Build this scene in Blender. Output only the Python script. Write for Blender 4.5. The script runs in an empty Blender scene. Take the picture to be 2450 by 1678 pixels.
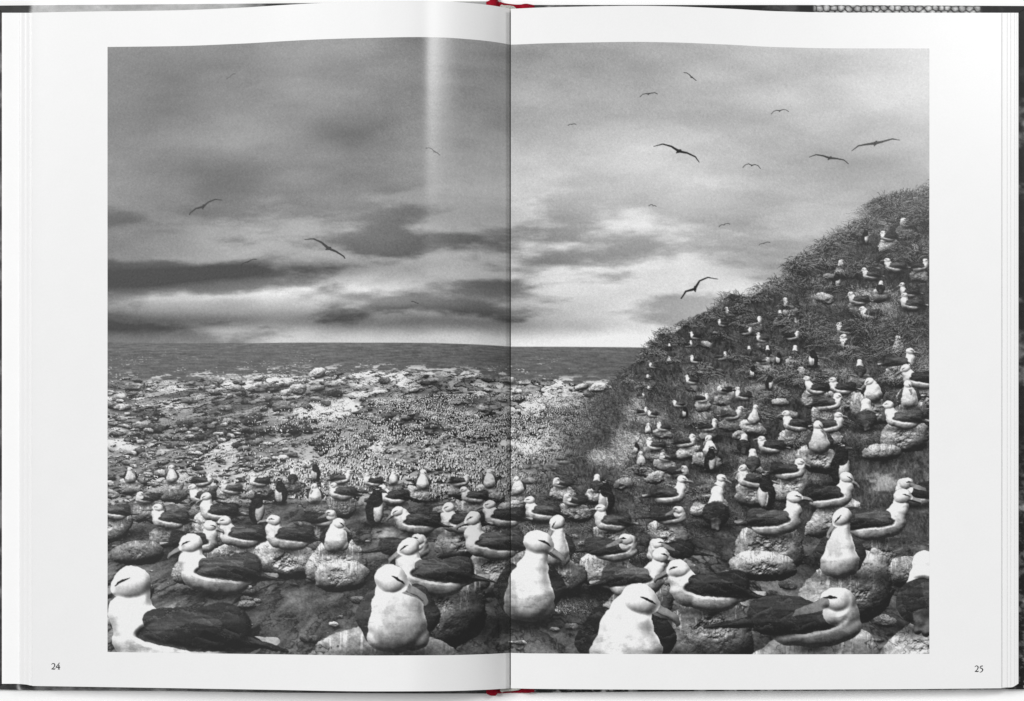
import bpy, math, numpy as np
R = math.radians
sc = bpy.context.scene
COL = sc.collection

# ---------------------------------------------------------------- camera, light, exposure
D = 1.0                       # camera height above the tabletop, metres
PX = 0.0002                   # one photo pixel on the tabletop, metres
cam = bpy.data.objects.new('camera', bpy.data.cameras.new('camera')); COL.objects.link(cam)
cam.location = (0, 0, D); cam.rotation_euler = (0, 0, 0)
cam.data.sensor_width = 36; cam.data.lens = 36*D/(2450*PX); cam.data.clip_start = .05; cam.data.clip_end = 50
sc.camera = cam
world = bpy.data.worlds.new("World"); sc.world = world; world.use_nodes = True
bg = world.node_tree.nodes['Background']; bg.inputs[0].default_value = (1, 1, 1, 1); bg.inputs[1].default_value = .32

def area(name, loc, target, sx, sy, power, col=(1, 1, 1)):
    l = bpy.data.lights.new(name, 'AREA'); l.shape = 'RECTANGLE'; l.size = sx; l.size_y = sy; l.energy = power; l.color = col
    o = bpy.data.objects.new(name, l); COL.objects.link(o); o.location = loc
    d = (np.array(target, float)-np.array(loc, float))
    import mathutils
    o.rotation_euler = mathutils.Vector(d).to_track_quat('-Z', 'Y').to_euler()
    return o
area('key_softbox', (-7.5, 3.75, 11.7), (0, 0, 0), 4.0, 4.0, 1500)
area('strip_softbox', (.63, .38, 1.15), (-.04, .12, .02), .16, .30, 3.9)
vs = sc.view_settings
vs.view_transform = 'Standard'; vs.look = 'None'; vs.exposure = 0; vs.gamma = 1
vs.use_curve_mapping = False

# ---------------------------------------------------------------- printed picture
# A generic black-and-white seashore picture with seabirds, computed as a tone field.
def vnoise(W, H, cx, cy, rs):
    gw, gh = int(W/cx)+3, int(H/cy)+3
    g = rs.rand(gh, gw).astype(np.float32)
    x = np.arange(W)/cx + rs.rand(); y = np.arange(H)/cy + rs.rand()
    xi = np.minimum(x.astype(int), gw-2); yi = np.minimum(y.astype(int), gh-2)
    fx = x-xi; fy = y-yi; fx = fx*fx*(3-2*fx); fy = fy*fy*(3-2*fy)
    fx = fx[None, :].astype(np.float32); fy = fy[:, None].astype(np.float32)
    a = g[yi][:, xi]; b = g[yi][:, xi+1]; c = g[yi+1][:, xi]; d = g[yi+1][:, xi+1]
    return (a*(1-fx)+b*fx)*(1-fy)+(c*(1-fx)+d*fx)*fy

def fbm(W, H, cx, cy, rs, oct=5, gain=.5):
    o = np.zeros((H, W), np.float32); a = 1.; t = 0.
    for k in range(oct):
        o += a*vnoise(W, H, max(cx, 1.01), max(cy, 1.01), rs); t += a
        a *= gain; cx /= 2.03; cy /= 2.03
    return o/t

def ss(a, b, x):
    t = np.clip((x-a)/(b-a), 0, 1); return t*t*(3-2*t)

def box(a, r):
    r = int(r)
    if r < 1: return a
    for ax in (0, 1):
        p = np.pad(a, [(r+1, r) if i == ax else (0, 0) for i in (0, 1)], mode='edge')
        c = np.cumsum(p, axis=ax, dtype=np.float64)
        n = a.shape[ax]
        hi = np.take(c, np.arange(2*r+1, 2*r+1+n), axis=ax); lo = np.take(c, np.arange(0, n), axis=ax)
        a = ((hi-lo)/(2*r+1)).astype(np.float32)
    return a

def relief(h, k):
    gy, gx = np.gradient(h)
    nz = 1/np.sqrt(1+(k*gx)**2+(k*gy)**2)
    return (-(-k*gx)*-.45 + (k*gy)*.75 + .55)*nz

class Sprite:
    """a little height-field painter: smooth lumps with their own tone, lit from the upper left"""
    def __init__(s, C, cx, cy, L, face, rs, warp=.055):
        s.C = C; s.L = L; s.rs = rs; m = int(L*1.25)+3
        H, W = C.shape
        s.x0, s.x1 = max(0, int(cx)-m), min(W, int(cx)+m)
        s.y0, s.y1 = max(0, int(cy)-m), min(H, int(cy)+int(m*.35))
        s.ok = s.x1-s.x0 > 3 and s.y1-s.y0 > 3
        if not s.ok: return
        Y, X = np.mgrid[s.y0:s.y1, s.x0:s.x1].astype(np.float32)
        hh, ww = X.shape
        wx = fbm(ww, hh, max(3, L*.28), max(3, L*.28), rs, 4, .6)-.5; wy = fbm(ww, hh, max(3, L*.28), max(3, L*.28), rs, 4, .6)-.5
        e1 = fbm(ww, hh, max(2, L*.045), max(2, L*.03), rs, 3, .7)-.5; e2 = fbm(ww, hh, max(2, L*.035), max(2, L*.06), rs, 3, .7)-.5
        s.X = (X-cx)/L*face+wx*warp+e1*warp*.2; s.Y = (cy-Y)/L+wy*warp+e2*warp*.2; s.face = face
        s.w = np.zeros(s.X.shape, np.float32)
        s.h = np.full(s.X.shape, -1., np.float32); s.t = np.zeros_like(s.h); s.a = np.zeros_like(s.h)
        s.px = 1.2/L
    def _put(s, d, hh, tone):
        a = np.clip(d/s.px+.5, 0, 1)
        s.t = s.t*(1-a)+tone*a; s.w = s.w*(1-a)+(tone < .35)*a; s.h = np.where(d > 0, hh, s.h); s.a = np.maximum(s.a, a)
    def ell(s, x, y, rx, ry, rot, tone, z=.0, h=1., egg=0., blend=False):
        c, n = math.cos(rot), math.sin(rot)
        u = ((s.X-x)*c+(s.Y-y)*n)/rx; v = (-(s.X-x)*n+(s.Y-y)*c)/ry
        v = v*(1+egg*u)
        r2 = u*u+v*v
        d = (1-np.sqrt(r2))*min(rx, ry)
        hh = z+h*min(rx, ry)*np.sqrt(np.clip(1-r2, 0, 1))
        if blend: hh = np.where(s.h > -1, np.maximum(hh, s.h), hh)
        s._put(d, hh, tone)
    def cap(s, pts, tone, z=0., h=1., blend=True):
        for (xa, ya, ra), (xb, yb, rb) in zip(pts[:-1], pts[1:]):
            dx, dy = xb-xa, yb-ya; l2 = dx*dx+dy*dy+1e-9
            q = np.clip(((s.X-xa)*dx+(s.Y-ya)*dy)/l2, 0, 1)
            dd = np.hypot(s.X-xa-q*dx, s.Y-ya-q*dy); r = ra+(rb-ra)*q
            hh = z+h*np.sqrt(np.clip(r*r-dd*dd, 0, None))
            if blend: hh = np.where(s.h > -1, np.maximum(hh, s.h), hh)
            s._put(r-dd, hh, tone)
    def done(s, tex=.06, k=1., soft=1):
        h = s.h.copy(); h[h < 0] = 0
        for _ in range(2): h = box(h, max(1, int(s.L*.018*soft)))
        gy, gx = np.gradient(h*s.L)
        nz = 1/np.sqrt(1+gx*gx+gy*gy)
        lam = (gx*.28+gy*.62)*nz*k+.56*nz+.40
        hh, ww = s.X.shape
        n = fbm(ww, hh, max(2., s.L*.12), max(2., s.L*.05), s.rs, 5, .7)
        f = fbm(ww, hh, max(2., s.L*.3), max(1.5, s.L*.035), s.rs, 3, .7)
        v = s.t*np.clip(lam, .16, 1.06)+(n-.5)*2*tex*(1.1-s.t*.8)*.8
        v = v*(1-s.w*.38*(ss(.3, .7, f)-.5))
        if s.L > 26:                             # rows of overlapping feathers on the dark wings, down on the pale parts
            ph = 7.5*s.Y+2.4*s.X+1.5*n+.22*np.sin(s.X*34+n*9)
            fr = ph-np.floor(ph)
            v = v+s.w*(.085*ss(.72, .97, fr)*ss(1., .97, fr)-.035*ss(.25, .0, fr))*(.3+1.4*f)
            dn = fbm(ww, hh, max(1.5, s.L*.02), max(1.5, s.L*.035), s.rs, 2, .7)
            v = v*(1+(1-s.w)*.13*(dn-.5))
            v = v*(1-(1-s.w)*.20*ss(.42, .62, fbm(ww, hh, s.L*.22, s.L*.3, s.rs, 4, .55))*ss(.75, .2, s.Y))
        v = v*(1-(1-s.w)*.22*ss(.45, .7, n)*ss(.6, .1, s.Y))
        g = s.C[s.y0:s.y1, s.x0:s.x1]
        g[:] = g*(1-s.a)+v*s.a

def shadow(C, cx, cy, rx, ry, k):
    H, W = C.shape
    x0, x1, y0, y1 = max(0, int(cx-2*rx)), min(W, int(cx+2*rx)), max(0, int(cy-2*ry)), min(H, int(cy+2*ry))
    if x1-x0 < 2 or y1-y0 < 2: return
    Y, X = np.mgrid[y0:y1, x0:x1].astype(np.float32)
    r = ((X-cx)/rx)**2+((Y-cy)/ry)**2
    C[y0:y1, x0:x1] *= 1-k*np.exp(-r*1.3)

def mound(C, cx, cy, L, rs, tone=.36, tall=.62):
    """boulder / mud mound: L half width; cy the base line"""
    m = int(L*1.45)+3; H, W = C.shape
    x0, x1, y0, y1 = max(0, int(cx)-m), min(W, int(cx)+m), max(0, int(cy-m*1.2)), min(H, int(cy+m*.45))
    if x1-x0 < 4 or y1-y0 < 4: return
    Y, X = np.mgrid[y0:y1, x0:x1].astype(np.float32)
    n = fbm(x1-x0, y1-y0, max(3, L*.75), max(3, L*.6), rs, 6, .6)
    u = (X-cx)/L; v = (cy-Y)/L
    sk = rs.uniform(-.5, .5)
    e = np.abs(u*(1+.12*v)+sk*v*.6)**2.4+np.abs((v-tall*.42+sk*u*.25)/tall)**2.4+(n-.5)*(1.15 if L > 30 else 1.9)
    a = ss(1.05, 1.05-max(.06, 2./L), e)
    h = L*.6*np.sqrt(np.clip(1.1-e, 0, 1))+n*L*.5
    h = box(h, max(0, int(L*.01)))
    gy, gx = np.gradient(h)
    nz = 1/np.sqrt(1+gx*gx+gy*gy)
    lam = np.clip((gx*.3+gy*.72)*nz+.5*nz+.2, .1, 1.15)
    f = fbm(x1-x0, y1-y0, max(2, L*.16), max(2, L*.12), rs, 5, .8)
    cr = np.abs(fbm(x1-x0, y1-y0, max(3, L*.4), max(3, L*.3), rs, 4, .6)-.5)
    q = min(1., L/30.)
    if L < 30:                                   # small stones: two or three flat facets
        an = rs.uniform(.2, 2.2); pl = np.sign(u*math.cos(an)+(v-.25)*math.sin(an)+(n-.5)*.8)
        lam = lam*(.5+.5*q)+(.5-.5*q)*(.62+.42*pl)
    val = tone*lam*(1+(1.3*f-.65)*(.35+.65*q))
    val *= 1-.5*q*ss(.018, .0, cr)
    dr = fbm(x1-x0, y1-y0, max(2, L*.05), max(3, L*.45), rs, 4, .65)
    val += (.4*q if L > 14 else .08)*ss(.57, .70, dr)*ss(.1, .9, v+(n-.5))*lam
    C[y0:y1, x0:x1] = C[y0:y1, x0:x1]*(1-a)+val*a

def persp(tex, U, V, sx, sy, h0=.44, off=0.):
    """a texture laid on a receding ground plane inside the picture"""
    d = np.clip(V-h0, .02, None); n = tex.shape[0]
    x = ((U-.5)/d*sx+off) % (2*(n-1)); y = (sy/d+off*.7) % (2*(n-1))
    x = np.where(x > n-1, 2*(n-1)-x, x); y = np.where(y > n-1, 2*(n-1)-y, y)
    xi = np.clip(x.astype(int), 0, n-2); yi = np.clip(y.astype(int), 0, n-2); fx = x-xi; fy = y-yi
    return ((tex[yi, xi]*(1-fx)+tex[yi, xi+1]*fx)*(1-fy)+(tex[yi+1, xi]*(1-fx)+tex[yi+1, xi+1]*fx)*fy).astype(np.float32)

def stones(C, N, vf, Lf, tf, rs, k):
    H, W = C.shape; P = []
    for i in range(N):
        u = rs.rand(); v = vf(u); P.append((v, u, Lf(u, v)))
    P.sort()
    for v, u, L in P:
        L = L*k
        shadow(C, u*W+L*.2, v*H+L*.12, L*.95, L*.35, .75)
        mound(C, u*W, v*H, L, rs, tf(u, v), rs.uniform(.35, .6))

def seabird(C, cx, cy, L, face, rs, kind):
    s = Sprite(C, cx, cy, L, face, rs)
    if not s.ok: return
    W_, D_ = rs.uniform(.86, .97), rs.uniform(.13, .24)
    def head(x, y, tilt):
        """profile head: crown, tapering hooked bill, dark brow"""
        c, n = math.cos(tilt), math.sin(tilt)
        P = lambda a, b, r: (x+a*c-b*n, y+a*n+b*c, r)
        s.cap([P(.09, -.015, .052), P(.2, -.03, .04), P(.29, -.045, .03), P(.325, -.075, .02), P(.325, -.1, .008)], .52, z=.03)
        s.cap([P(.1, -.03, .004), P(.2, -.048, .004), P(.3, -.068, .004)], .25, z=.1, h=.2)
        s.ell(x, y, .145, .125, tilt, W_, z=.03)
        s.ell(x+.06*c, y+.06*n, .1, .085, tilt, W_, z=.03, blend=True)
        s.cap([P(.0, .028, .003), P(.05, .03, .012), P(.095, .022, .009), P(.12, .012, .004)], .1, z=.14, h=.2)
    tl = rs.uniform(-.5, .12)
    if kind == 'side':
        n = rs.uniform(.47, .68); hx = .33+rs.uniform(-.05, .07)
        s.cap([(-.3, .17, .12), (-.52, .2, .06), (-.72, .22, .03)], .66)
        s.ell(0.03, .2, .45, .22, .1, W_*.96, egg=.15)
        s.ell(.24, .25, .23, .22, .6, W_, blend=True)
        s.cap([(.27, .3, .2), (.34, .42, .16), (hx, n*.78, .125), (hx, n, .105)], W_)
        s.ell(-.12, .3, .42, .15, -.1, D_, z=.1, egg=.55)
        s.cap([(-.1, .33, .12), (-.4, .26, .075), (-.62, .19, .03), (-.82, .15, .008)], D_*.9, z=.08)
        s.cap([(.16, .36, .09), (-.05, .4, .06), (-.3, .36, .03)], D_*1.35, z=.13, h=.5)
        s.cap([(-.2, .27, .03), (-.5, .2, .018), (-.74, .15, .006)], D_*.5, z=.16, h=.2)
        head(hx+.03, n+.02, tl)
    elif kind == 'front':
        n = rs.uniform(.56, .8); b = rs.uniform(-.06, .1)
        w_ = rs.uniform(.9, 1.1)
        s.cap([(-.17*w_, .46, .1), (-.25*w_, .3, .12), (-.22*w_, .14, .07)], D_, h=.7)
        s.cap([(.17*w_, .46, .1), (.25*w_, .3, .12), (.21*w_, .14, .07)], D_*.9, h=.7)
        s.cap([(-.13, .13, .13), (.14, .13, .13)], W_*.93, h=.9)
        s.cap([(0, .24, .265*w_), (0, .36, .215), (b*.4, .5, .16), (b*.8, n*.84, .12), (b, n, .108)], W_*.97, h=.95)
        head(b+.01, n+.03, rs.uniform(-1.1, -.3))
    elif kind == 'back':
        n = rs.uniform(.55, .7)
        s.cap([(0, .4, .19), (.02, n, .115)], W_)
        s.ell(.02, n+.04, .13, .12, 0, W_, blend=True)
        s.ell(0, .26, .28, .25, 0, D_*1.2)
        for q in range(5):
            a_ = rs.uniform(-.2, .2); s.cap([(a_, .44-abs(a_)*.3, .06), (a_*.8, .25, .08), (a_*.4, .06, .04)], D_*rs.uniform(.9, 1.25), z=.1+.02*q, h=.5)
        s.cap([(-.03, .12, .07), (-.06, -.03, .045)], .34, z=.1); s.cap([(.03, .12, .07), (.03, -.05, .05)], .42, z=.12)
    elif kind == 'rest':
        s.ell(0.02, .17, .4, .18, .0, W_*.95, egg=.1)
        s.ell(.2, .25, .2, .18, .3, W_, blend=True)
        s.ell(-.12, .25, .42, .15, -.06, D_, z=.1, egg=.45)
        s.cap([(-.3, .24, .08), (-.6, .19, .04), (-.88, .15, .01)], D_*.9, z=.08)
        s.cap([(.22, .3, .13), (.25, .36, .12)], W_, z=.06)
        s.face *= -1
        s.ell(.2, .38, .13, .11, -.3, W_, z=.1)
        s.cap([(.1, .36, .045), (.0, .31, .036), (-.11, .27, .022), (-.14, .245, .008)], .5, z=.16)
        s.cap([(.1, .405, .004), (.15, .41, .016), (.2, .4, .006)], .1, z=.2, h=.2)
    else:                                            # dark upright bird with a pale belly
        s.ell(0.0, .36, .23, .37, -.1, .12); s.ell(.1, .32, .14, .29, -.08, W_*.9, z=.08)
        s.cap([(-.08, .6, .07), (-.16, .42, .075), (-.18, .24, .04), (-.16, .14, .012)], .1, z=.14, h=.6)
        s.cap([(.02, .6, .18), (.06, .78, .125)], .11)
        s.ell(.07, .84, .13, .115, -.15, .11, blend=True)
        s.cap([(.16, .83, .045), (.25, .81, .03), (.3, .78, .01)], .3, z=.05)
        s.cap([(.03, .88, .006), (.1, .885, .012)], .8, z=.1, h=.2)
        for i in range(7):
            a = rs.uniform(-.1, .8)
            s.cap([(.06, .9, .007), (.06-math.cos(a)*.13, .9+math.sin(a)*.13, .003)], .7 if i % 2 else .1, z=.1, h=.2)
        s.cap([(-.2, .06, .03), (-.05, .02, .06), (.12, .0, .035)], .2)
    s.done(tex=.035 if kind != 'dark' else .05)

def gull(C, cx, cy, L, rs, tone):
    """small bird on the wing"""
    s = Sprite(C, cx, cy, L, 1, rs, .02)
    if not s.ok: return
    t = rs.choice([-1, 1])*rs.uniform(.0, .8)**1.3; b = rs.uniform(.02, .3); c, n = math.cos(t), math.sin(t)
    R = lambda x, y, r: (x*c-y*n, x*n+y*c, max(r, .4/L))
    w = .035
    s.cap([R(-1, -.1-b, .006), R(-.7, .02, w*.7), R(-.35, b*.6, w), R(0, 0, w*1.5)], tone)
    s.cap([R(1, -.02-b, .006), R(.72, .05, w*.7), R(.35, b*.6, w), R(0, 0, w*1.5)], tone)
    s.cap([R(-.05, -.1, .02), R(0, 0, .07), R(.06, .06, .04)], tone)
    s.done(tex=.0)

def strokes(C, xs, ys, dx, dy, tone, al=.8, w=0):
    """many thin curved blades: splat points along them"""
    H, W = C.shape; n = 26
    q = np.linspace(0, 1, n)[:, None]
    X = xs+dx*q; Y = ys+dy*q+np.abs(dx)*.35*q*q
    A = al*(1-q**2*.7)*np.ones_like(X)
    T = np.broadcast_to(tone, X.shape)
    xi = np.round(X).astype(int).ravel(); yi = np.round(Y).astype(int).ravel()
    ok = (xi >= 0) & (xi < W) & (yi >= 0) & (yi < H)
    C[yi[ok], xi[ok]] = C[yi[ok], xi[ok]]*(1-A.ravel()[ok])+T.ravel()[ok]*A.ravel()[ok]

def make_picture(W, H):
    rs = np.random.RandomState(7)
    V, U = np.mgrid[0:H, 0:W].astype(np.float32); U /= W; V /= H
    # sky
    k = W/1404.
    big = fbm(W, H, 420*k, 150*k, rs, 5, .5); mid = fbm(W, H, 200*k, 52*k, rs, 6, .52)
    top = .555+.12*ss(.35, .75, U)+.14*ss(.12, .33, V)*(1-U*.5)
    sky = top+(big-.5)*.62
    band = ss(.40, .62, mid)*ss(.17, .36, V)*(1-.6*ss(.45, .9, U))
    sky = sky*(1-.44*band)
    lay = np.exp(-((V-.455-.03*(U-.2)+.02*(big-.5))/.016)**2)*ss(.75, .4, U)
    lay2 = np.exp(-((V-.37+.05*(big-.5))/.014)**2)*ss(.5, .12, U)
    sky += .16*np.exp(-((V-.412-.05*(mid-.5))/.016)**2)*ss(.62, .2, U)
    sky -= .30*lay*(.5+mid)+.26*lay2*(.4+mid)
    sky += .10*ss(.43, .487, V)*(1-lay)
    C = np.clip(sky, .2, .9)
    # sea
    hz = .4875+.017*U
    sea = .335+(fbm(W, H, 16*k, 1.7*k, rs, 3, .7)-.5)*.2+.05*ss(.02, .0, V-hz)
    sea += .35*ss(.78, .9, vnoise(W, H, 3*k, 1.3*k, rs))*ss(.0, .05, V-hz)*ss(.4, .7, fbm(W, H, 60*k, 12*k, rs, 3))
    a = ss(-.0006, .0008, V-hz); C = C*(1-a)+sea*a
    surf = .548-.010*np.exp(-((U-.3)/.16)**2)+.022*np.clip((U-.45)/.3, 0, 1)
    sn = fbm(W, H, 22*k, 5*k, rs, 4, .6); C = C+(.80-C)*ss(.012, .0, np.abs(V-surf+.004))*ss(.55, .66, sn)*.85*(V > hz)
    # rocky shore
    T1 = fbm(1500, 1500, 120, 120, rs, 8, .62); T2 = fbm(1500, 1500, 40, 40, rs, 6, .7)
    n1 = fbm(W, H, 90*k, 26*k, rs, 7, .62); n2 = fbm(W, H, 34*k, 9*k, rs, 5, .68)
    def shv(u): return .549-.010*math.exp(-((u-.3)/.16)**2)+.022*min(max((u-.45)/.3, 0), 1)
    shore = .549-.010*np.exp(-((U-.3)/.16)**2)+.022*np.clip((U-.45)/.3, 0, 1)+(n2[int(H*.54)][None, :]-.5)*.022
    p1 = persp(T1, U, V, 260, 60); p2 = persp(T2, U, V, 260, 60, off=300)
    base = .12+.6*ss(.3, .7, p1)*ss(.25, .7, p2)+(fbm(W, H, 4*k, 2*k, rs, 3, .75)-.5)*.3
    a = ss(-.001, .0015, V-shore); C = C*(1-a)+np.clip(base, .06, .84)*a
    lg = persp(T1, U, V+.006*(n1-.5), 120, 34, off=500)*.75+p1*.25+.03*(n2-.5)
    tq = lg*13; fr = tq-np.floor(tq); stp = np.floor(tq)
    led = .60+.16*np.sin(stp*2.4)+.30*(fbm(W, H, 7*k, 3*k, rs, 4, .75)-.5)+.4*(p2-.5)
    led = led*(1-.78*ss(.30, .12, fr)*ss(.35, .6, n2+.12))*(1-.5*ss(.022, .004, np.abs(p2-.5)))
    C = C*(1-a)+np.clip(led, .07, .82)*a
    stones(C, 700, lambda u: shv(u)+.004+.10*rs.rand()**1.1, lambda u, v: (2+15*rs.rand()**4+50*(v-.55)*rs.rand()**2),
           lambda u, v: rs.uniform(.32, .86), rs, k)
    crag = fbm(W, H, 120*k, 30*k, rs, 6, .6); crk = np.abs(fbm(W, H, 60*k, 26*k, rs, 5, .6)-.5)
    md = ss(0, .004, V-shore)*ss(.72, .64, V)
    C = C*(1-md)+np.clip(C*(.72+.62*ss(.36, .62, crag)), 0, .82)*(1-.45*ss(.02, .004, crk))*md
    # middle ground: scree that turns into a speckled flock towards the slope
    stones(C, 4200, lambda u: .61+.16*rs.rand(), lambda u, v: (1.5+26*(v-.6)*rs.rand()+9*rs.rand()**6),
           lambda u, v: rs.uniform(.28, .88), rs, k)
    N = 38000
    px = rs.rand(N); pv = .578+.17*rs.rand(N)**1.3
    dens = np.exp(-((px-.47-.5*(.64-pv))/.2)**2)
    gp = n1[np.clip((pv*H).astype(int), 0, H-1), np.clip((px*W).astype(int), 0, W-1)]
    keep = (rs.rand(N) < dens*1.25*ss(.36, .56, gp)) & (pv > .57+.06*np.abs(px-.55))
    px, pv = px[keep], pv[keep]; o = np.argsort(pv); px, pv = px[o], pv[o]
    for x, v in zip(px, pv):
        sz = (1.0+9.5*(v-.57)/.2*.42)*k*rs.uniform(.7, 1.2)
        X0 = int(x*W); Y0 = int(v*H); w = max(1, int(round(sz*.42))); h = max(1, int(round(sz*.95)))
        if X0+w+2 >= W or Y0 < h+2: continue
        t_ = rs.uniform(.6, .95)
        C[Y0-h:Y0, X0:X0+w] = t_
        if w > 1: C[Y0-h:Y0-h+1, X0:X0+1] = .2; C[Y0-h+int(h*.45):Y0, X0+w:X0+w+1] = t_*.8
        C[Y0-int(h*.65):Y0+1, X0+w:X0+w+max(1, w)] = rs.uniform(.07, .2)
    # foreground ground
    n4 = fbm(W, H, 150*k, 44*k, rs, 7, .6)
    q1 = persp(T1, U, V, 300, 130, off=100); q2 = persp(T2, U, V, 420, 190, off=700); q3 = persp(T2, U, V, 900, 400, off=50)
    gr = .20+.36*q1+.46*(q2-.5)+.44*(q3-.5)+(fbm(W, H, 3*k, 2*k, rs, 3, .75)-.5)*.18
    gr += .42*ss(.52, .66, q2)*ss(.46, .62, q1)*(.2+1.2*q3)
    gr *= 1-.6*ss(.02, .0, np.abs(q1-.47))
    gr *= 1-.45*ss(.03, .0, np.abs(q2-.44))
    ge = .752-.075*ss(.45, .7, U)+(n4-.5)*.05
    a = ss(-.008, .014, V-ge); C = C*(1-a)+np.clip(gr, .05, .8)*a
    stones(C, 420, lambda u: .74+.28*rs.rand(), lambda u, v: (1.5+70*(v-.68)*rs.rand()**3), lambda u, v: rs.uniform(.3, .8), rs, k)
    # grassy slope on the right
    def ridge(u): return .575-.34*np.clip((u-.58)/.42, 0, 1)**.92-.012*np.sin(u*29)-.006*np.sin(u*67+1)-.004*np.sin(u*143)
    rd = ridge(U)+(n1[200][None, :]-.5)*.03
    n6 = fbm(W, H, 70*k, 40*k, rs, 6, .6)
    sl = .10+.36*n6+.22*(fbm(W, H, 9*k, 22*k, rs, 5, .7)-.5)+.34*(fbm(W, H, 3*k, 5*k, rs, 3, .7)-.5)+.2*ss(.55, .7, n6)
    side = ss(.55, .66, U+(n6-.5)*.12+(V-.55)*.55)
    a = ss(-.0015, .002, V-rd)*side*ss(.86, .70, V+(n6-.5)*.12-.1*(U-.7))
    C = C*(1-a)+np.clip(sl, .05, .7)*a
    M = 42000
    gu = rs.uniform(.5, 1.02, M); rv = ridge(gu); gv = rv+rs.rand(M)**1.2*(.30+.1*gu)
    clump = n6[np.clip((gv*H).astype(int), 0, H-1), np.clip((gu*W).astype(int), 0, W-1)]
    kp = (clump+rs.rand(M)*.22 > .58) & (gv > rv-.004) & (gu > .62-(gv-.55)*.55+rs.normal(0, .02, M)); gu, gv, clump = gu[kp], gv[kp], clump[kp]
    o = np.argsort(gv); gu, gv, clump = gu[o], gv[o], clump[o]
    ln = (9+75*(gu-.58)*(.35+rs.rand(len(gu)))+30*np.clip(gv-rv.mean(), 0, 1))*k
    an = rs.normal(.15, .55, len(gu))
    tone = np.where(rs.rand(len(gu)) < .5, rs.uniform(.36, .74, len(gu)), rs.uniform(.06, .24, len(gu)))*(.55+.9*ss(.55, .75, clump))
    near = np.clip((gv-ridge(gu))/.05, 0, 1); tone = tone*near+.13*(1-near)
    strokes(C, gu*W, gv*H, np.sin(an)*ln-.25*ln, -np.cos(an)*ln*.62, tone, .72)
    def tuft(x, y, L):
        n = int(90+L*3.2); q = rs.normal(0, 1, n)
        bx = x+rs.normal(0, L*.16, n); an = q*.55; ln = L*rs.uniform(.45, 1.1, n)
        shadow(C, x, y, L*.55, L*.16, .6)
        tn = np.where(rs.rand(n) < .45, rs.uniform(.34, .70, n), rs.uniform(.05, .22, n))
        o_ = np.argsort(tn+rs.rand(n)*.5)
        m_ = 40; t_ = np.linspace(0, 1, m_)[:, None]
        X_ = bx[o_]+np.sin(an[o_])*ln[o_]*t_*(1+.35*t_)+.12*L*t_*t_; Y_ = y+rs.normal(0, L*.05, n)[o_]-np.cos(an[o_]*.8)*ln[o_]*(t_-.42*t_**3*(np.abs(an[o_])+.35)*1.5)
        A_ = np.broadcast_to(.85-.5*t_**3, X_.shape).ravel(); T_ = (np.broadcast_to(tn[o_], X_.shape)*(.55+.55*t_)).ravel()
        xi = np.round(X_).astype(int).ravel(); yi = np.round(Y_).astype(int).ravel(); g_ = (xi >= 0) & (xi < W) & (yi >= 0) & (yi < H)
        C[yi[g_], xi[g_]] = C[yi[g_], xi[g_]]*(1-A_[g_])+T_[g_]*A_[g_]
    # boulders, mounds and birds, far to near
    items = []
    for t in range(120):                         # tussocks: a row along the ridge, more down the upper slope
        u = rs.uniform(.63, 1.03); d = rs.rand()**1.5*.30 if t > 46 else rs.uniform(-.004, .012)
        v = ridge(u)+.004+d
        if v < .80: items.append((v*H+3, u*W, -(9+80*(u-.6)*rs.uniform(.25, 1.5)+70*d*rs.rand())*k))
    taken = []
    def free(x, y, L, f):
        for (a_, b_, l_) in taken:
            if abs(a_-x) < (L+l_)*.5*f and abs(b_-y) < (L+l_)*.27*f: return False
        return True
    for t in range(12000):
        u = rs.rand(); v = .60+.46*rs.rand()
        L = (8+265*np.clip((v-.62)/.42, 0, 1)**1.5)*k*rs.uniform(.88, 1.1)
        if u > .64:
            top_v = ridge(u)+.03
            v = top_v+(1.02-top_v)*rs.rand()
            q = (v-top_v)/(1.02-top_v)
            L = (13+26*(u-.62)/.38+235*q**2.2)*k*rs.uniform(.85, 1.12)
        elif v < .715+.02*rs.rand(): continue
        x, y = u*W, v*H
        if u > .64 and q < .30 and rs.rand() < .90: continue
        if not free(x, y, L*1.05, .86 if L < 70*k else .80): continue
        taken.append((x, y, L)); items.append((y, x, L))
    items.sort()
    far = [i for i in items]
    for y, x, L in far:
        if L < 0: tuft(x, y, -L); continue
        f = 1 if rs.rand() < .5 else -1
        kd = rs.choice(['side', 'front', 'back', 'rest', 'dark', 'stone'], p=[.44, .17, .07, .12, .08, .12])
        if kd == 'stone':
            shadow(C, x, y, L*.6, L*.12, .6); mound(C, x, y, L*rs.uniform(.25, .5), rs, rs.uniform(.4, .75), rs.uniform(.4, .7)); continue
        if L > 24*k and kd != 'dark' and rs.rand() < .75:
            shadow(C, x+L*.1, y+L*.4, L*.72, L*.16, .7)
            ml = L*rs.uniform(.44, .58); tl_ = rs.uniform(.55, .85)
            mound(C, x+L*rs.uniform(-.08, .08), y+L*(.12+.33*tl_), ml, rs, rs.uniform(.55, .85), tl_)
        shadow(C, x, y+L*.02, L*.42, L*.09, .75)
        seabird(C, x, y, L*.86, f, rs, kd)
    # a few distant birds on the wing, placed at random
    for i in range(19):
        u = rs.uniform(.5, .97) if rs.rand() < .72 else rs.uniform(.05, .5); v = rs.uniform(.05, .44)
        if u > .8 and v > .2: v *= .5
        L = rs.choice([7, 10, 15, 24, 34, 42])*k
        gull(C, u*W, v*H, L, rs, .1 if L > 12*k else .3)
    # film grain and tone
    g = rs.normal(0, 1, (H, W)).astype(np.float32); g = g*.5+box(g, 1)*1.3
    C = C+g*.017
    m = ss(-.01, .02, V-hz)
    C = C*(1-m)+(C*1.04+.14*C*(1-C)*(C > 0))*m
    return np.clip(.5+(C-.5)*1.10, .03, .94)

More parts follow.
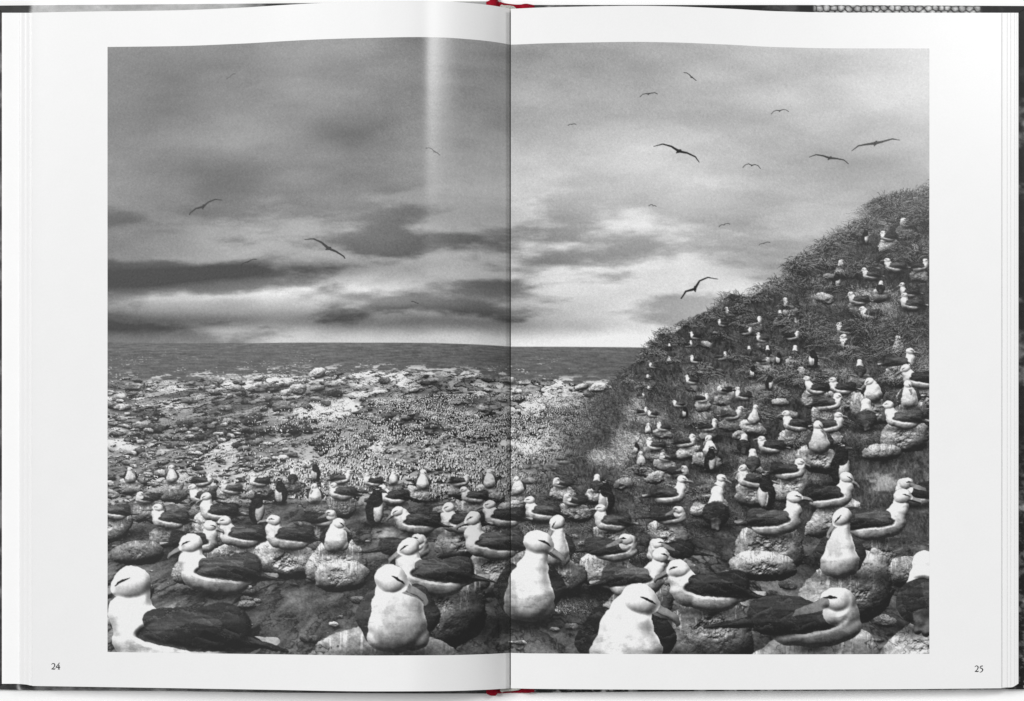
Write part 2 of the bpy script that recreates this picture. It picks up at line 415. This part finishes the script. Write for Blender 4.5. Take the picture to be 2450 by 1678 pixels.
# ---------------------------------------------------------------- helpers
def unproject(x, y, z):
    """photo pixel at a real height z (metres) -> point"""
    k = (D-z)/D*PX
    return (x-1225)*k, (839-y)*k, z

def curve(nodes):
    """smooth monotone curve through (x, value) nodes"""
    xs = np.array([n[0] for n in nodes], float); ys = np.array([n[1] for n in nodes], float)
    h = np.diff(xs); dl = np.diff(ys)/h; m = np.zeros(len(xs))
    m[0], m[-1] = dl[0], dl[-1]
    for i in range(1, len(xs)-1):
        if dl[i-1]*dl[i] > 0:
            w1, w2 = 2*h[i]+h[i-1], h[i]+2*h[i-1]; m[i] = (w1+w2)/(w1/dl[i-1]+w2/dl[i])
    def f(x):
        x = np.clip(np.asarray(x, float), xs[0], xs[-1]); i = np.clip(np.searchsorted(xs, x)-1, 0, len(xs)-2)
        t = (x-xs[i])/h[i]
        return ((2*t**3-3*t**2+1)*ys[i]+(t**3-2*t**2+t)*h[i]*m[i]+(-2*t**3+3*t**2)*ys[i+1]+(t**3-t**2)*h[i]*m[i+1])
    return f

def relax(f, a, b, sg):
    """the same curve, eased so its bends are as soft as paper's"""
    x = np.arange(a, b, 1.); r = int(sg*3); w = np.exp(-(np.arange(-r, r+1)/sg)**2*.5); w /= w.sum()
    y = f(x); e0, e1 = y[0]+(f(x[0]+40)-y[0])/40*0, y[-1]
    hi = float(f(1219.6)); sl = (hi-float(f(1210)))/9.6          # carry the last slope on past the gutter
    y = np.where(x > 1219.6, hi+sl*(x-1219.6), y)
    y = np.convolve(np.pad(y, r, mode='reflect', reflect_type='odd'), w, 'valid')
    return lambda q: np.interp(np.asarray(q, float), x, y)

def mesh_obj(name, V, F, mat, parent=None, smooth=False):
    me = bpy.data.meshes.new(name); me.from_pydata([tuple(map(float, v)) for v in V], [], [tuple(map(int, f)) for f in F])
    me.materials.append(mat)
    if smooth: me.polygons.foreach_set('use_smooth', [True]*len(me.polygons))
    me.update()
    o = bpy.data.objects.new(name, me); COL.objects.link(o)
    if parent: o.parent = parent
    return o

def grid_obj(name, X, Y, Z, mat, parent=None, tone=None, smooth=True):
    """a fast grid mesh from 2-D coordinate arrays, with an optional tone attribute"""
    r, c = X.shape
    me = bpy.data.meshes.new(name)
    co = np.stack([X, Y, Z], -1).reshape(-1, 3).astype(np.float32)
    me.vertices.add(r*c); me.vertices.foreach_set('co', co.ravel())
    i = np.arange((r-1)*c).reshape(r-1, c)[:, :-1].ravel()
    q = np.stack([i, i+c, i+c+1, i+1], -1).astype(np.int32)      # rows run downwards in y
    n = len(q)
    me.loops.add(n*4); me.loops.foreach_set('vertex_index', q.ravel())
    me.polygons.add(n); me.polygons.foreach_set('loop_start', (np.arange(n)*4).astype(np.int32))
    me.polygons.foreach_set('use_smooth', np.full(n, smooth))
    me.update(calc_edges=True); me.validate()
    if tone is not None:
        at = me.color_attributes.new('ink', 'FLOAT_COLOR', 'POINT')
        t = tone.reshape(-1, 1).astype(np.float32) if tone.ndim == 2 else tone.reshape(-1, 3).astype(np.float32)
        if t.shape[1] == 1: t = np.repeat(t, 3, 1)
        at.data.foreach_set('color', np.concatenate([t, np.ones((len(t), 1), np.float32)], 1).ravel())
    me.materials.append(mat)
    o = bpy.data.objects.new(name, me); COL.objects.link(o)
    if parent: o.parent = parent
    return o

def slab(name, outline, ztop, zbot, mat, parent=None, bevel=.0):
    """a plate from a pixel outline (clockwise on screen), measured at its top face"""
    n = len(outline); V = []; F = []
    zt = ztop if callable(ztop) else (lambda x, y: ztop)
    cx = sum(p[0] for p in outline)/n; cy = sum(p[1] for p in outline)/n
    for x, y in outline:
        X, Y, Z = unproject(x, y, zt(x, y)); V.append((X, Y, Z))
    for x, y in outline:
        X, Y, Z = unproject(x, y, zt(x, y)); V.append((X, Y, zbot))
    F.append(tuple(range(n))[::-1]); F.append(tuple(range(n, 2*n)))
    for i in range(n):
        j = (i+1) % n; F.append((i, j, j+n, i+n))
    return mesh_obj(name, V, F, mat, parent)

def lin(v):
    v = np.clip(v, 0, 1); return np.where(v <= .04045, v/12.92, ((v+.055)/1.055)**2.4)

# ---------------------------------------------------------------- materials
def nodes_of(m):
    m.use_nodes = True; nt = m.node_tree; return nt, nt.nodes['Principled BSDF']

def paper_mat(name, base, var=.012, rough=.5, spec=.35, fibre=1400, bump=.06):
    m = bpy.data.materials.new(name); nt, b = nodes_of(m)
    tc = nt.nodes.new('ShaderNodeTexCoord')
    n1 = nt.nodes.new('ShaderNodeTexNoise'); n1.inputs['Scale'].default_value = 90; n1.inputs['Detail'].default_value = 6
    n2 = nt.nodes.new('ShaderNodeTexNoise'); n2.inputs['Scale'].default_value = fibre; n2.inputs['Detail'].default_value = 3
    for n in (n1, n2): nt.links.new(tc.outputs['Object'], n.inputs['Vector'])
    mx = nt.nodes.new('ShaderNodeMath'); mx.operation = 'MULTIPLY_ADD'; nt.links.new(n1.outputs['Fac'], mx.inputs[0]); mx.inputs[1].default_value = .5
    nt.links.new(n2.outputs['Fac'], mx.inputs[2])
    cr = nt.nodes.new('ShaderNodeValToRGB'); cr.color_ramp.elements[0].position = .45; cr.color_ramp.elements[1].position = 1.05
    cr.color_ramp.elements[0].color = tuple(c*(1-var*2) for c in base)+(1,); cr.color_ramp.elements[1].color = tuple(min(.96, c*(1+var)) for c in base)+(1,)
    nt.links.new(mx.outputs[0], cr.inputs[0]); nt.links.new(cr.outputs[0], b.inputs['Base Color'])
    bp = nt.nodes.new('ShaderNodeBump'); bp.inputs['Strength'].default_value = bump; bp.inputs['Distance'].default_value = .0002
    nt.links.new(n2.outputs['Fac'], bp.inputs['Height']); nt.links.new(bp.outputs[0], b.inputs['Normal'])
    b.inputs['Roughness'].default_value = rough; b.inputs['Specular IOR Level'].default_value = spec
    return m

def ink_mat(name, rough, spec, grain=.08, bump=.08):
    m = bpy.data.materials.new(name); nt, b = nodes_of(m)
    at = nt.nodes.new('ShaderNodeAttribute'); at.attribute_name = 'ink'
    tc = nt.nodes.new('ShaderNodeTexCoord')
    n = nt.nodes.new('ShaderNodeTexNoise'); n.inputs['Scale'].default_value = 2600; n.inputs['Detail'].default_value = 2
    nt.links.new(tc.outputs['Object'], n.inputs['Vector'])
    mr = nt.nodes.new('ShaderNodeMapRange'); mr.inputs['From Min'].default_value = .25; mr.inputs['From Max'].default_value = .75
    mr.inputs['To Min'].default_value = 1-grain; mr.inputs['To Max'].default_value = 1+grain
    nt.links.new(n.outputs['Fac'], mr.inputs['Value'])
    vm = nt.nodes.new('ShaderNodeVectorMath'); vm.operation = 'SCALE'
    nt.links.new(at.outputs['Color'], vm.inputs[0]); nt.links.new(mr.outputs[0], vm.inputs['Scale'])
    nt.links.new(vm.outputs[0], b.inputs['Base Color'])
    n2 = nt.nodes.new('ShaderNodeTexNoise'); n2.inputs['Scale'].default_value = 900; n2.inputs['Detail'].default_value = 3
    nt.links.new(tc.outputs['Object'], n2.inputs['Vector'])
    bp = nt.nodes.new('ShaderNodeBump'); bp.inputs['Strength'].default_value = bump; bp.inputs['Distance'].default_value = .0002
    nt.links.new(n2.outputs['Fac'], bp.inputs['Height']); nt.links.new(bp.outputs[0], b.inputs['Normal'])
    b.inputs['Roughness'].default_value = rough; b.inputs['Specular IOR Level'].default_value = spec
    return m

M_paper = paper_mat('coated_paper', (.80, .80, .80), rough=.28, spec=.3, bump=.02)
M_fly = paper_mat('bright_endpaper', (.90, .90, .90), rough=.6, spec=.2)
M_block = paper_mat('page_edges', (.72, .72, .715), rough=.7, spec=.2, fibre=3000, bump=.2)
M_table = paper_mat('white_tabletop', (.93, .93, .93), var=.003, rough=.8, spec=.1, fibre=300, bump=.0)
M_ink = ink_mat('printing_ink', .24, .6, bump=.06)
M_board = ink_mat('printed_cover_paper', .45, .25, .12)
M_digit = paper_mat('black_ink', (.02, .02, .021), var=.1, rough=.5)
M_fold = paper_mat('dark_fold', (.008, .008, .008), var=.1, rough=.8, spec=.1)
M_gutter_shade = paper_mat('gutter_shade', (.11, .11, .105), var=.2, rough=.7, spec=.1)  # dark colour standing in for the shade in the gap between the pages
M_head = paper_mat('headband_cotton', (.50, .50, .46), var=.25, rough=.9, spec=.1, fibre=2200, bump=.8)
nt_ = M_block.node_tree                        # the cut edges of many sheets: fine lines one above the other
mp_ = nt_.nodes.new('ShaderNodeMapping'); mp_.inputs['Scale'].default_value = (.02, .02, 3.2)
tc_ = [n for n in nt_.nodes if n.type == 'TEX_COORD'][0]; nt_.links.new(tc_.outputs['Object'], mp_.inputs['Vector'])
for n in nt_.nodes:
    if n.type == 'TEX_NOISE': nt_.links.new(mp_.outputs[0], n.inputs['Vector'])
    if n.type == 'VALTORGB': n.color_ramp.elements[0].position = .6; n.color_ramp.elements[1].position = .85; n.color_ramp.elements[0].color = (.42, .42, .41, 1)
def cloth_mat():
    m = bpy.data.materials.new('red_book_cloth'); nt, b = nodes_of(m)
    tc = nt.nodes.new('ShaderNodeTexCoord'); w = nt.nodes.new('ShaderNodeTexWave'); w.inputs['Scale'].default_value = 900; w.inputs['Distortion'].default_value = 2
    n = nt.nodes.new('ShaderNodeTexNoise'); n.inputs['Scale'].default_value = 300; n.inputs['Detail'].default_value = 5
    for q in (w, n): nt.links.new(tc.outputs['Object'], q.inputs['Vector'])
    cr = nt.nodes.new('ShaderNodeValToRGB'); cr.color_ramp.elements[0].position = .3; cr.color_ramp.elements[1].position = .75
    cr.color_ramp.elements[0].color = (.17, .0015, .010, 1); cr.color_ramp.elements[1].color = (.34, .004, .018, 1)
    nt.links.new(n.outputs['Fac'], cr.inputs[0]); nt.links.new(cr.outputs[0], b.inputs['Base Color'])
    bp = nt.nodes.new('ShaderNodeBump'); bp.inputs['Strength'].default_value = .4; bp.inputs['Distance'].default_value = .0003
    nt.links.new(w.outputs['Fac'], bp.inputs['Height']); nt.links.new(bp.outputs[0], b.inputs['Normal'])
    b.inputs['Roughness'].default_value = .75; b.inputs['Specular IOR Level'].default_value = .1
    return m
M_cloth = cloth_mat()

# ---------------------------------------------------------------- the surface the book lies on
t = mesh_obj('tabletop', [(-6, -6, 0), (6, -6, 0), (6, 6, 0), (-6, 6, 0)], [(0, 1, 2, 3)], M_table)
t['kind'] = 'structure'; t['label'] = 'plain white surface under the open book'

# ---------------------------------------------------------------- the open book
book = bpy.data.objects.new('open_book', None); COL.objects.link(book); book.empty_display_size = .05
book['label'] = 'open hardcover picture book with a black and white coastal photo printed across both pages'
book['category'] = 'book'
MM = .001
GX = 1220.5                                    # the gutter
zL = curve([(76, 13.6*MM), (300, 16.5*MM), (600, 21.6*MM), (850, 27.2*MM), (940, 29.0*MM), (985, 29.5*MM), (1010, 29.0*MM), (1035, 27.85*MM), (1060, 26.3*MM), (1110, 22.5*MM),
            (1155, 17.6*MM), (1190, 12.2*MM), (1210, 8.4*MM), (1219.6, 6.2*MM)])
zL = relax(zL, 60, 1260, 13)
tL = curve([(76, 30.5), (211, 28), (422, 25), (580, 18.5), (685, 12), (770, 7.5), (880, 4), (1001, 1.8), (1060, 3), (1120, 7.2), (1170, 12.5), (1207, 18.5), (GX, 21.5)])
bL = curve([(76, 1641.5), (395, 1646.5), (632, 1650.5), (900, 1654.6), (1054, 1654), (1160, 1650.8), (1207, 1648), (GX, 1647)])
zR = curve([(1222.1, 12.2*MM), (1240, 12.55*MM), (1260, 12.9*MM), (1320, 13.9*MM), (1420, 15.2*MM), (1520, 15.9*MM), (1620, 16.1*MM), (1900, 14.9*MM), (2100, 13.9*MM), (2396, 12.6*MM)])
tR = curve([(GX, 21.5), (1240, 20.8), (1290, 18.5), (1420, 15.5), (1520, 14.2), (1600, 15.4), (1750, 21.5), (1850, 27), (2020, 30.6), (2396, 31)])
bR = curve([(GX, 1647), (1280, 1648.5), (1700, 1650.6), (2100, 1649.6), (2396, 1647.2)])

def page_xyz(side, x, v, lift=0.):
    z, t, b = (zL, tL, bL) if side == 'L' else (zR, tR, bR)
    x = np.asarray(x, float); zz = z(x)+lift
    _, yt, _ = unproject(x, t(x), zz); X, yb, _ = unproject(x, b(x), zz)
    return X, yt+(yb-yt)*v, zz+0*v

CW, CH = 1404, 1050                            # samples of the printed picture
picture = make_picture(CW, CH)
XL0, XR1 = 257.3, 2223.5
cols = XL0+(XR1-XL0)*(np.arange(CW)+.5)/CW
TOPV, BOTV = .0528, .9480
# ink albedo from tone: printed black never goes fully black, white stays near paper
albedo = lin(picture)*.93
for side in ('L', 'R'):
    if side == 'L':
        inner = cols[cols < GX-3]; xs = np.concatenate([np.linspace(77, XL0-.7, 70), [XL0-.35], inner, np.linspace(GX-2.6, GX-.9, 4)])
        xp = np.concatenate([[XL0], inner, np.linspace(GX-2.6, GX-.9, 4)])
    else:
        inner = cols[cols > GX+3]; xs = np.concatenate([np.linspace(GX+1.6, GX+2.9, 4), inner, [XR1+.35], np.linspace(XR1+.7, 2396, 60)])
        xp = np.concatenate([np.linspace(GX+1.6, GX+2.9, 4), inner, [XR1]])
    vr = np.linspace(0, 1, 41)
    Xg, Vg = np.meshgrid(xs, vr)
    # a sheet is never dead flat: a faint slow waviness towards its outer edge
    P = page_xyz(side, Xg, Vg)
    page = grid_obj('page', *P, M_paper, book)
    page['label'] = 'left page, with the glossy streak and the number 24' if side == 'L' else 'right page, with the number 25'
    Xg, Vg = np.meshgrid(xp, np.linspace(TOPV, BOTV, CH))
    ci = np.clip(np.round((xp-XL0)/(XR1-XL0)*CW-.5).astype(int), 0, CW-1)
    P = page_xyz(side, Xg, Vg, .00004)
    ph = grid_obj('printed_photo', *P, M_ink, page, tone=albedo[:, ci])
    ph['label'] = ('left' if side == 'L' else 'right')+' half of the black and white coastal photo'
    # the bound pages underneath: a solid block that follows the page
    xs = np.concatenate([np.linspace(95, 1200, 60), np.linspace(1204, GX-2.2, 8)]) if side == 'L' else np.concatenate([np.linspace(GX+2.6, 1240, 8), np.linspace(1246, 2384, 60)])
    X0, Y0, Z0 = page_xyz(side, xs, .0012, -.00025); X1, Y1, Z1 = page_xyz(side, xs, .9988, -.00025)
    n = len(xs); V = []; F = []
    for i in range(n): V += [(X0[i], Y0[i], Z0[i]), (X1[i], Y1[i], Z1[i]), (X1[i], Y1[i], .0031), (X0[i], Y0[i], .0031)]
    for i in range(n-1):
        a, b = i*4, i*4+4
        for k in range(4): F.append((a+k, a+(k+1) % 4, b+(k+1) % 4, b+k))
    F += [(3, 2, 1, 0), (n*4-4, n*4-3, n*4-2, n*4-1)]
    mesh_obj('page_block', V, F, M_block, book)

# ---- page numbers, drawn as strokes of changing width
def stroke(V, F, pts, side):
    q = []
    P = np.array([(p[0], p[1]) for p in pts], float); w = np.array([p[2] for p in pts], float)
    if len(P) > 2:                              # smooth it
        s = np.linspace(0, len(P)-1, 5*(len(P)-1)+1); i = np.clip(s.astype(int), 0, len(P)-2); t = (s-i)[:, None]
        Pe = np.vstack([2*P[0]-P[1], P, 2*P[-1]-P[-2]]); a, b, c, d = Pe[i], Pe[i+1], Pe[i+2], Pe[i+3]
        w = w[i]+(w[i+1]-w[i])*t[:, 0]
        P = .5*(2*b+(c-a)*t+(2*a-5*b+4*c-d)*t*t+(3*b-a-3*c+d)*t**3)
    T = np.gradient(P, axis=0); T /= np.linalg.norm(T, axis=1)[:, None]+1e-9; N = np.stack([-T[:, 1], T[:, 0]], 1); w = w*1.3+.25
    base = len(V); z, t_, b_ = (zL, tL, bL) if side == 'L' else (zR, tR, bR)
    for p, n_, ww in zip(P, N, w):
        for s_ in (-1, 1):
            x, y = p+n_*ww*.5*s_; V.append(unproject(x, y, float(z(x))+.00005+.000004*(base % 7)))
    for i in range(len(P)-1): F.append((base+2*i, base+2*i+1, base+2*i+3, base+2*i+2))
def tr(pts, ox, oy, k=120/2324.): return [(ox+x*k, oy+y*k, w*k) for x, y, w in pts]
two = [[(640, 592, 14), (680, 550, 22), (730, 538, 28), (785, 570, 34), (792, 625, 36), (765, 690, 28), (715, 750, 22), (645, 803, 22)],
       [(638, 798, 20), (700, 796, 32), (780, 800, 34), (818, 762, 14)]]
four = [[(1012, 505, 22), (852, 708, 22)], [(842, 716, 34), (1045, 716, 30)], [(985, 600, 38), (985, 800, 40)], [(932, 808, 14), (1032, 808, 14)]]
five = [[(1382, 650, 34), (1268, 672, 26)], [(1268, 668, 18), (1250, 742, 16)], [(1244, 742, 32), (1330, 764, 32), (1380, 828, 40), (1352, 892, 28), (1300, 935, 22), (1240, 942, 20)]]
pages = [o for o in book.children if o.name.startswith('page') and not o.name.startswith('page_')]
for side, parent, sets in (('L', pages[0], [(two, 90, 1560), (four, 90, 1560)]),
                           ('R', pages[1], [([[(x+372, y+112, w) for x, y, w in s] for s in two], 2280, 1560), (five, 2280, 1560)])):
    V = []; F = []
    for glyph, ox, oy in sets:
        for s in glyph: stroke(V, F, tr(s, ox, oy), side)
    o = mesh_obj('page_number', V, F, M_digit, parent)
    o['label'] = 'printed number 24' if side == 'L' else 'printed number 25'

# ---- fore-edge leaves peeping out beyond the top pages, each a thin sheet with a curled edge
def leaf(edge_x, outline_top, outline_bot, z, mat, side):
    """outline_*: functions of x; the sheet runs from its outer edge inwards under the page"""
    s = 1 if side == 'L' else -1
    xs = edge_x+s*np.array([0, .5, 1.2, 2.5, 6, 12, 20, 34, 60, 90], float)
    dz = np.array([-.34, -.20, -.10, -.04, 0, 0, 0, 0, 0, 0])*MM*(1 if side == 'L' else .3)
    V = []; F = []; n = len(xs)
    for x, d in zip(xs, dz):
        for y in (outline_top(x), outline_bot(x)): V.append(unproject(x, y, z+d))
    for x, d in zip(xs, dz):
        for y in (outline_top(x), outline_bot(x)):
            X, Y, Z = unproject(x, y, z+d); V.append((X, Y, Z-.00018))
    q = 2*n
    for i in range(n-1):
        a = 2*i
        fs = [(a, a+1, a+3, a+2), (q+a, q+a+2, q+a+3, q+a+1), (a, a+2, q+a+2, q+a), (a+1, q+a+1, q+a+3, a+3)]
        F += fs
    F += [(0, q, q+1, 1), (q-2, q-1, 2*q-1, 2*q-2)]
    if side == 'R': F = [f[::-1] for f in F]
    return mesh_obj('leaf', V, F, mat, book)
lt = lambda x: 31.
lb = curve([(0, 1636.3), (47, 1636.4), (58, 1637.2), (76, 1640.6), (200, 1641.8)])
for ex, z, m in ((4.6, 11.6, M_fly), (46.6, 12.2, M_paper), (58.5, 12.6, M_paper), (70, 13.0, M_paper), (74.2, 13.3, M_paper)):
    o = leaf(ex, lt, lb, z*MM, m, 'L')
    if m is M_fly: o['label'] = 'broad bright leaf at the left fore edge'
rt = lambda x: 31.
rb = curve([(2200, 1647.5), (2394, 1647.2), (2401, 1645.3), (2419, 1645), (2437, 1636)])
for ex, z in ((2436.8, 10.9), (2433.4, 11.05), (2428, 11.3), (2418.5, 11.6), (2410, 11.9), (2397.5, 12.3)):
    leaf(ex, rt, rb, z*MM, M_paper, 'R')

# ---- cover boards with their printed paper turned in
def board_tone(X, Y, side):
    rs = np.random.RandomState(21 if side == 'L' else 22)
    h, w = X.shape; k = abs(X[0, 1]-X[0, 0])
    n = fbm(w, h, 70/k, 45/k, rs, 6, .6); f = fbm(w, h, 16/k, 9/k, rs, 4, .65)
    if side == 'L':
        t = .17+.30*ss(.42, .7, n)+.14*(f-.5)
        lite = ss(62, 84, X+(n-.5)*40)*ss(660, 560, X)*ss(300, 200, Y); t = t*(1-lite)+(.70+.34*(n-.5)+.1*(f-.5))*lite
        low = ss(1400, 1500, Y); t = t*(1-low)+(.22+.22*ss(78, 90, X)*ss(900, 500, X)+.12*ss(.45, .62, n)*ss(90, 160, X)+.35*(f-.5))*low
        ring = np.exp(-((np.hypot(X-70, Y-1640)-26)/4.5)**2)*(X < 64); t += .55*ring
        gr = ss(1000, 1050, X)*ss(300, 200, Y); t = t*(1-gr)+.60*gr
    else:
        t = .15+.42*ss(.5, .72, n)+.12*(f-.5)
        # pebbly hide-like pattern along the top edge
        g = rs.rand(9000, 2); cx = 1940+g[:, 0]*430; cy = -30+g[:, 1]*110
        sel = (X[0] > 1930) & (X[0] < 2370); rows = Y[:, 0] < 70
        sx, sy = X[np.ix_(rows, sel)], Y[np.ix_(rows, sel)]
        pts = []
        for a in range(27):
            for q in range(7): pts.append((1930+a*17+(q % 2)*8+rs.uniform(-4.5, 4.5), -34+q*13.5+rs.uniform(-3.5, 3.5)))
        d = np.sort(np.stack([np.hypot((sx-p[0])/1.05, sy-p[1]) for p in pts]), 0)
        cell = .09+.72*ss(.5, 4, d[1]-d[0])*(1-.05*d[0])*(.75+.5*f[np.ix_(rows, sel)])
        m = ss(1944, 1950, sx)*ss(2350, 2342, sx)
        sub = t[np.ix_(rows, sel)]; t[np.ix_(rows, sel)] = sub*(1-m)*.5/(.5+.0*m)+cell*m if False else (.12+.08*f[np.ix_(rows, sel)])*(1-m)+(cell+.25*(f[np.ix_(rows, sel)]-.5))*m
        dk = ss(300, 200, Y)*ss(1560, 1660, X)*(1-((X > 1944) & (X < 2350) & (Y < 70))); t = t*(1-dk*.55)
        low = ss(1560, 1600, Y); t = t*(1-low)+(.14+.62*ss(.45, .68, f)*(.4+n))*low
        br = ss(900, 1300, Y)*ss(2420, 2436, X); t += .25*br*ss(.45, .65, f)
    return np.clip(t, .08, .85)

def board(side):
    if side == 'L':
        xs = np.arange(-22, 1168, 2.4); tp = curve([(-22, 13.4), (300, 11), (770, 7), (1060, 3.6), (1168, 3.2)]); bt = curve([(-22, 1650), (80, 1652), (395, 1654), (632, 1657.5), (1054, 1660), (1168, 1660)])
    else:
        xs = np.arange(1274, 2473, 2.4); tp = curve([(1274, 11.8), (1500, 12), (1850, 12), (2473, 14.4)]); bt = curve([(1274, 1658), (1700, 1654.4), (2100, 1652.2), (2400, 1650), (2473, 1650)])
    zt = .003
    rows = 640; v = np.linspace(0, 1, rows)
    Xp, Vv = np.meshgrid(xs, v); Yp = tp(Xp)+(bt(Xp)-tp(Xp))*Vv
    tone = lin(board_tone(Xp, Yp, side))*.95
    # rounded arris: the rim of the sheet rolls down over the board edge to the table
    ex = np.concatenate([[xs[0]]*3, xs, [xs[-1]]*3]); ev = np.concatenate([[0]*3, v, [1]*3])
    Xe, Ve = np.meshgrid(ex, ev); Ye = tp(Xe)+(bt(Xe)-tp(Xe))*Ve
    r_, c_ = Xe.shape; Z = np.full(Xe.shape, zt); oy = np.zeros(Xe.shape); ox = np.zeros(Xe.shape)
    prof = [(.0, .0006), (.0, .0028), (-.0004, .0004)]
    for k, zz in ((0, .0004), (1, .0026), (2, .00292)):
        Z[k, :] = np.minimum(Z[k, :], zz); Z[r_-1-k, :] = np.minimum(Z[r_-1-k, :], zz); Z[:, k] = np.minimum(Z[:, k], zz); Z[:, c_-1-k] = np.minimum(Z[:, c_-1-k], zz)
    for k, d in ((0, .0), (1, .0), (2, .00012)):
        oy[k, :] = -d; oy[r_-1-k, :] = d; ox[:, k] = d; ox[:, c_-1-k] = -d
    for k in range(3, 5):
        oy[k, :] = -.0003*(k == 3); oy[r_-1-k, :] = .0003*(k == 3)
    kk = (D-zt)/D*PX
    te = np.pad(tone, 3, mode='edge')
    o = grid_obj('cover_board', (Xe-1225)*kk+ox, (839-Ye)*kk+oy, Z, M_board, book, tone=te)
    # the mitred folds of the turned-in paper at the corners
    folds = [((-9, 16), (5, 31))] if side == 'L' else [((2459, 4.5+14), (2436.5, 31)), ((2433, 1638), (2462, 1657.5-9))]
    if side == 'L': folds.append(((-9, 1648), (5, 1636)))
    for (xa, ya), (xb, yb) in folds:
        dx, dy = xb-xa, yb-ya; l = math.hypot(dx, dy); nx, ny = -dy/l*.55, dx/l*.55
        V = [unproject(xa+nx, ya+ny, .00304), unproject(xa-nx, ya-ny, .00304), unproject(xb-nx, yb-ny, .00304), unproject(xb+nx, yb+ny, .00304)]
        mesh_obj('corner_fold', V, [(0, 1, 2, 3)], M_fold, o)
    return o
board('L')['label'] = 'left cover board with pale grey printed paper along its top edge'
board('R')['label'] = 'right cover board with a pebbled pattern along its top edge'

# the sheaf of further pages under those leaves
slab('page_block', [(6.2, 31.6), (140, 31.6), (140, 1638), (44, 1635.6), (6.2, 1635.6)], .0112, .0031, M_block, book)
slab('page_block', [(2300, 31.6), (2435.6, 31.6), (2435.6, 1635.6), (2418.5, 1644), (2400, 1644.6), (2300, 1646.6)], .0105, .0031, M_block, book)

# added strip closing the bottom of the gutter, coloured dark as its shade
slab('gutter_shade_strip', [(1215, 24), (1227, 24), (1227, 1645), (1215, 1645)], .0040, .0031, M_gutter_shade, book)

# ---- red cloth spine, rolling up at both ends of the hinge
xs = np.linspace(1163.3, 1278.6, 70)
st = curve([(1163, 3.6), (1167, 2.2), (1172, -1), (1176, -6), (1190, -6.5), (1191.4, 2.5), (1200, 5.4), (1212, 8.2), (1224, 9.8), (1236, 10.7), (1246, 10.3), (1254, 8.4), (1260, 8), (1268, 9.4), (1278.6, 11.8)])
sb = curve([(1163, 1660), (1168, 1663.6), (1174, 1666), (1184, 1666.6), (1187.5, 1664.5), (1190.5, 1660.2), (1202, 1659.6), (1222, 1658.6), (1245, 1658.8), (1258, 1659.6), (1268, 1659.2), (1272, 1658.2), (1278.6, 1657.8)])
zs = curve([(1163, 3.3*MM), (1168, 4.6*MM), (1178, 5.4*MM), (1187, 5.0*MM), (1192, 2.6*MM), (1215, 1.9*MM), (1240, 2.4*MM), (1252, 4.2*MM), (1262, 4.9*MM), (1272, 4.3*MM), (1278.6, 3.3*MM)])
vv = np.concatenate([[0, 0, .0006, .0025], np.linspace(.006, .994, 30), [.9975, .9994, 1, 1]])
Xg, Vg = np.meshgrid(xs, vv); Zg = zs(Xg)+0
roll = np.minimum(np.arange(len(vv)), np.arange(len(vv))[::-1])[:, None]
Zg = np.where(roll == 0, .0003, np.where(roll == 1, Zg*.72, np.where(roll == 2, Zg*.93, Zg)))
k = (D-zs(Xg))/D*PX
grid_obj('spine', (Xg-1225)*k, (839-(st(Xg)+(sb(Xg)-st(Xg))*Vg))*k, Zg, M_cloth, book)['label'] = 'red cloth spine'

# ---- the grey-white headbands glued to the ends of the page block
def headband(pts, zt, name):
    o = slab(name, pts, zt, .0026, M_head, book)
    return o
headband([(1196.5, 14.6), (1198.4, 12), (1201, 11.1), (1204.5, 12.8), (1212, 12.9), (1222, 13.6), (1229, 15.2), (1233, 18), (1235.5, 21.5), (1235, 30), (1198, 30)], .0046, 'headband')['label'] = 'grey headband at the top of the spine'
headband([(1196, 1640), (1246, 1640), (1247.5, 1648), (1241, 1651.6), (1226, 1653.6), (1208, 1654.8), (1203.5, 1655.6), (1201.5, 1657.6), (1199.5, 1656.2), (1196.8, 1653.8)], .0046, 'headband')['label'] = 'frayed whitish headband at the foot of the spine'
